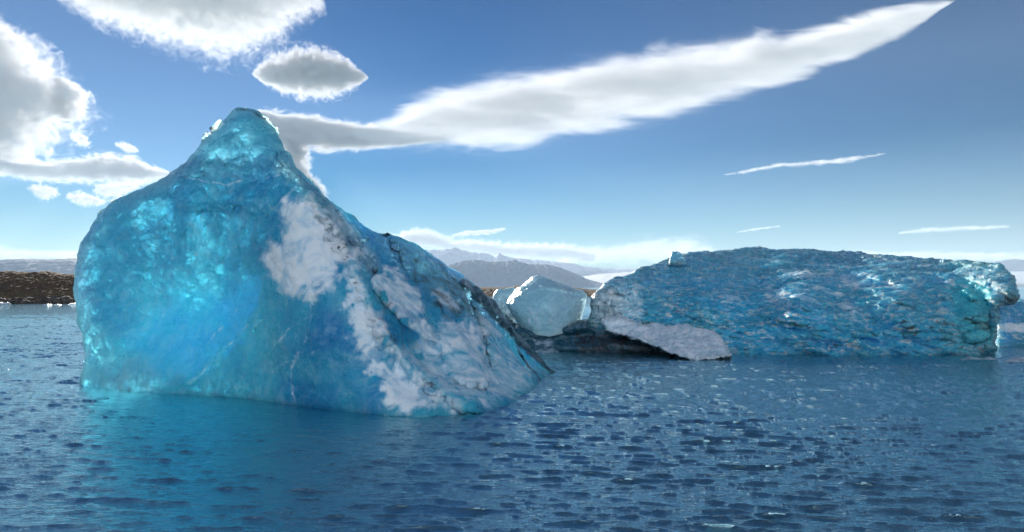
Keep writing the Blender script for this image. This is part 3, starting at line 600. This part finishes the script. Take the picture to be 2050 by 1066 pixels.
# ---------------------------------------------------------------- clouds: closed hulls filled with real cloud volume
def cloud(prof, D, depthk, dens, label, axis='x', noise=0.35, nscale=5.0, sharp=0.35, stretch=1.0, aniso=0.15, tilt=0.0, soft_top=0.0):
    """prof = list of (s, lo, hi) in photo px: s along the axis, lo/hi the two sides. D = distance (m)."""
    prof = np.array(prof, float); n = 60
    ss = np.linspace(prof[0, 0], prof[-1, 0], n); lo = np.interp(ss, prof[:, 0], prof[:, 1]); hi = np.interp(ss, prof[:, 0], prof[:, 2])
    for _ in range(2):
        lo[1:-1] = (lo[:-2] + lo[1:-1] * 2 + lo[2:]) / 4; hi[1:-1] = (hi[:-2] + hi[1:-1] * 2 + hi[2:]) / 4
    k = D / F
    if axis == 'x': A = (ss - CX) * k; lo_m, hi_m = CAMH + (HY - hi) * k, CAMH + (HY - lo) * k
    else: A = CAMH + (HY - ss) * k; lo_m, hi_m = (lo - CX) * k, (hi - CX) * k
    Cc, H = (lo_m + hi_m) / 2, np.maximum((hi_m - lo_m) / 2, 1.0)
    a0, a1 = A.min(), A.max(); Ln = a1 - a0
    b0_, b1_ = Cc.min() - H.max(), Cc.max() + H.max(); Bn = b1_ - b0_; hm = H.max(); wmax = hm * depthk
    # hull
    infl = 1.12 + noise * 0.7
    ph = np.linspace(0, 2 * np.pi, 24, endpoint=False)
    ring_b = Cc[:, None] + H[:, None] * infl * np.sin(ph)[None]
    wY = np.sqrt(H * hm) * depthk
    ring_y = wY[:, None] * infl * np.cos(ph)[None]
    ring_a = A[:, None] + 0 * ring_b
    if axis == 'x': V = np.stack([ring_a, ring_y, ring_b], -1)
    else: V = np.stack([ring_b, ring_y, ring_a], -1)
    V = V.reshape(-1, 3); q = []
    i = np.arange(n - 1)[:, None] * 24 + np.arange(24)[None]; j = np.arange(n - 1)[:, None] * 24 + (np.arange(24)[None] + 1) % 24
    Q = np.stack([i, j, j + 24, i + 24], -1).reshape(-1, 4)
    V = np.vstack([V, V[:24].mean(0), V[-24:].mean(0)]); e0, e1 = len(V) - 2, len(V) - 1
    tr = [[e0, (b + 1) % 24, b] for b in range(24)] + [[e1, (n - 1) * 24 + b, (n - 1) * 24 + (b + 1) % 24] for b in range(24)]
    ao, bo = (a0 + a1) / 2, (b0_ + b1_) / 2
    org = (ao, 0, bo) if axis == 'x' else (bo, 0, ao)
    s = N('cloud_vapour'); tcn = s.n('TexCoord'); sp = s.n('SeparateXYZ'); s.t.links.new(tcn.outputs['Object'], sp.inputs[0])
    ax = sp.outputs[0] if axis == 'x' else sp.outputs[2]; bx = sp.outputs[2] if axis == 'x' else sp.outputs[0]
    t = s.math('ADD', s.math('DIVIDE', ax, Ln), 0.5)
    def curve(vals):
        fc = s.n('FloatCurve'); cv = fc.mapping.curves[0]; m = 28; xs = np.linspace(0, 1, m)
        src = (A - a0) / Ln
        if src[0] > src[-1]: src, vals = src[::-1], vals[::-1]
        ys = np.interp(xs, src, vals)
        cv.points[0].location = (0, ys[0]); cv.points[1].location = (1, ys[-1])
        for x_, y_ in zip(xs[1:-1], ys[1:-1]): cv.points.new(x_, y_)
        fc.mapping.update(); fc.inputs[0].default_value = 1.0; s.set(fc.inputs[1], t); return fc.outputs[0]
    cN = s.math('MULTIPLY', s.math('SUBTRACT', curve((Cc - b0_) / Bn), 0.5), Bn); hN = s.math('MULTIPLY', curve(H / hm), hm * 1.08)
    hN = s.math('MAXIMUM', hN, 1.0)
    zq = s.math('DIVIDE', s.math('SUBTRACT', bx, cN), hN)
    wN = s.math('MULTIPLY', s.math('SQRT', s.math('MULTIPLY', hN, hm)), depthk)
    yq = s.math('DIVIDE', sp.outputs[1], wN)
    q = s.math('SQRT', s.math('ADD', s.math('MULTIPLY', zq, zq), s.math('MULTIPLY', yq, yq)))
    mp = s.n('Mapping'); s.t.links.new(tcn.outputs['Object'], mp.inputs[0]); f_ = nscale / hm
    mp.inputs['Scale'].default_value = (f_ / stretch, f_ / (stretch ** .5), f_); mp.inputs['Rotation'].default_value = (0, tilt, 0)
    nz = s.noise(mp.outputs[0], 0.62, 9, 0.62, 0.9)
    e = s.math('ADD', s.math('SUBTRACT', 1.0, q), s.math('MULTIPLY', s.math('SUBTRACT', nz, 0.53), noise * 9.0))
    den = s.math('MULTIPLY', s.rng(e, -0.02, sharp * 1.7), dens * 0.9 / hm)
    vp = s.n('VolumePrincipled'); vp.inputs['Color'].default_value = (0.92, 0.923, 0.93, 1); s.set(vp.inputs['Density'], den); vp.inputs['Anisotropy'].default_value = aniso
    s.t.links.new(vp.outputs[0], s.out.inputs['Volume'])
    s.m.cycles.volume_sampling = 'MULTIPLE_IMPORTANCE'
    Vw = V + np.array([0, D, 0])
    o = mesh_np('cloud', Vw, Q, s.m, tris=tr, origin=(org[0], D, org[2]))
    return tag(o, label, 'cloud')

cloud([(700,262,268),(735,255,300),(780,232,298),(830,200,300),(900,180,300),(1000,158,298),(1080,140,297),(1110,133,280),(1180,122,262),(1250,110,246),(1350,98,236),(1450,84,204),(1550,68,178),(1650,48,140),(1750,22,100),(1830,12,62),(1870,8,28),(1905,4,8)],
      9000, 1.5, 3.0, 'long bright lens cloud sweeping up to the top right of the sky', noise=0.20, nscale=4.0, stretch=4.5, tilt=0.26, sharp=0.5)
cloud([(510,222,232),(540,222,292),(600,228,298),(660,238,302),(710,246,302),(770,256,296),(830,266,290),(880,272,284)], 9600, 1.6, 9.0, 'grey cored cloud band starting behind the peak of the tall iceberg', noise=0.18, nscale=3.5, stretch=2.0, sharp=0.45)
cloud([(270,556,600),(300,560,622),(330,570,614),(350,580,625),(372,600,648),(400,630,656),(412,645,650)], 9900, 1.5, 6, 'ragged white cloud column dropping along the right edge of the iceberg peak', axis='z', noise=0.35, nscale=3.0, sharp=0.4)
cloud([(508,150,154),(530,128,170),(560,112,184),(600,100,192),(640,98,195),(680,112,188),(710,130,172),(736,152,156)], 7000, 1.3, 9.0, 'small oval cloud with a grey heart above the iceberg peak', noise=0.28, nscale=5.0, sharp=0.45)
cloud([(120,-60,5),(170,-80,34),(230,-100,58),(300,-100,78),(370,-100,98),(430,-100,112),(480,-80,98),(530,-60,80),(560,-40,50),(640,-20,12)], 5500, 1.4, 4.0, 'large bright cloud cut by the top edge above the iceberg', noise=0.32, nscale=8, sharp=0.5)
cloud([(35,-150,5),(70,-150,42),(110,-150,78),(150,-150,80),(180,-150,130),(210,-150,135),(250,-150,92),(285,-150,60),(310,-120,15)], 6500, 1.2, 7.0, 'heavy grey cumulus with bright torn edges at the left edge of the sky', axis='z', noise=0.40, nscale=7, sharp=0.4)
cloud([(160,118,140),(175,95,160),(190,88,168),(215,100,155),(240,120,150)], 6800, 1.2, 5.0, 'torn puff beside the heavy grey cumulus', axis='z', noise=0.45, nscale=3, sharp=0.4)
cloud([(-120,300,350),(0,296,352),(60,318,362),(120,322,366),(200,308,368),(250,306,372),(300,330,368),(345,345,352)], 10000, 1.3, 6.0, 'long grey cloud bank reaching the left shoulder of the iceberg', noise=0.30, nscale=4, stretch=1.5, sharp=0.45)
for pr, lb in [([(146,268,282),(160,262,292),(176,280,296)], 'tiny puff right of the heavy cumulus'),
               ([(232,286,292),(255,286,306),(276,298,306)], 'tiny puff above the long grey cloud bank'),
               ([(62,372,382),(85,370,402),(112,378,392)], 'small puff below the long grey cloud bank, near the left edge'),
               ([(136,388,400),(165,384,412),(208,400,412)], 'small flat puff left of the iceberg shoulder'),
               ([(195,372,395),(235,362,398),(285,362,372)], 'thin veil cloud touching the iceberg shoulder')]:
    cloud(pr, 10500, 1.2, 3.0, lb, noise=0.6, nscale=3.5, sharp=0.5)
cloud([(1450,348,352),(1500,338,348),(1560,326,336),(1640,320,332),(1700,314,328),(1770,306,310)], 12000, 2.0, 0.8, 'thin wisp of cloud in the blue above the low iceberg', noise=0.35, nscale=1.5, stretch=3, sharp=0.8, tilt=.12)
cloud([(1475,464,467),(1510,456,463),(1562,451,455)], 24000, 2.0, 0.7, 'short thin wisp low above the left end of the low iceberg', noise=0.25, nscale=1.5, stretch=3, sharp=0.8)
cloud([(1800,464,470),(1850,455,468),(1930,450,464),(2020,451,458)], 24000, 2.0, 0.6, 'thin flat wisp low over the right end of the low iceberg', noise=0.25, nscale=1.5, stretch=3, sharp=0.8)
cloud([(905,470,476),(930,462,474),(985,458,470),(1012,456,462)], 24000, 1.5, 2.5, 'small flat cloud above the snowy mountains', noise=0.35, nscale=2, stretch=2, sharp=0.7)
cloud([(700,478,500),(790,470,500),(830,456,498),(860,458,500),(905,478,506),(960,478,512),(1010,485,518),(1060,486,524),(1130,486,526),(1190,500,532)], 26000, 1.6, 4.0, 'row of low cumulus resting behind the snowy mountains', noise=0.35, nscale=4, stretch=1.3, sharp=0.5)
cloud([(1110,520,530),(1180,492,532),(1260,478,534),(1330,474,534),(1395,468,534),(1420,495,532),(1600,512,530)], 27000, 1.6, 1.6, 'soft cream cloud bank behind the left end of the low iceberg', noise=0.35, nscale=3, stretch=2, sharp=0.8)
cloud([(1500,506,520),(1700,500,520),(1900,500,524),(2050,504,526),(2300,505,528)], 30000, 2.0, 1.0, 'faint cream cloud streak low along the horizon at the right', noise=0.3, nscale=3, stretch=5, sharp=0.9)
cloud([(-300,486,522),(0,490,522),(80,500,522),(200,502,522),(400,508,522)], 28000, 2.0, 1.6, 'cream cloud streak low over the distant hills at the left', noise=0.3, nscale=3, stretch=5, sharp=0.9)

# ---------------------------------------------------------------- air
me = bpy.data.meshes.new('haze'); bm = bmesh.new(); bmesh.ops.create_cube(bm, size=1.0); bm.to_mesh(me); bm.free()
hz = bpy.data.objects.new('haze', me); COL.objects.link(hz); hz.location = (0, 10950, 620); hz.scale = (62000, 22300, 1260)
s = N('haze_air'); vp = s.n('VolumePrincipled'); vp.inputs['Color'].default_value = (0.70, 0.85, 1.0, 1); vp.inputs['Density'].default_value = 0.000042; vp.inputs['Anisotropy'].default_value = 0.0
s.t.links.new(vp.outputs[0], s.out.inputs['Volume']); me.materials.append(s.m); tag(hz, kind='stuff')
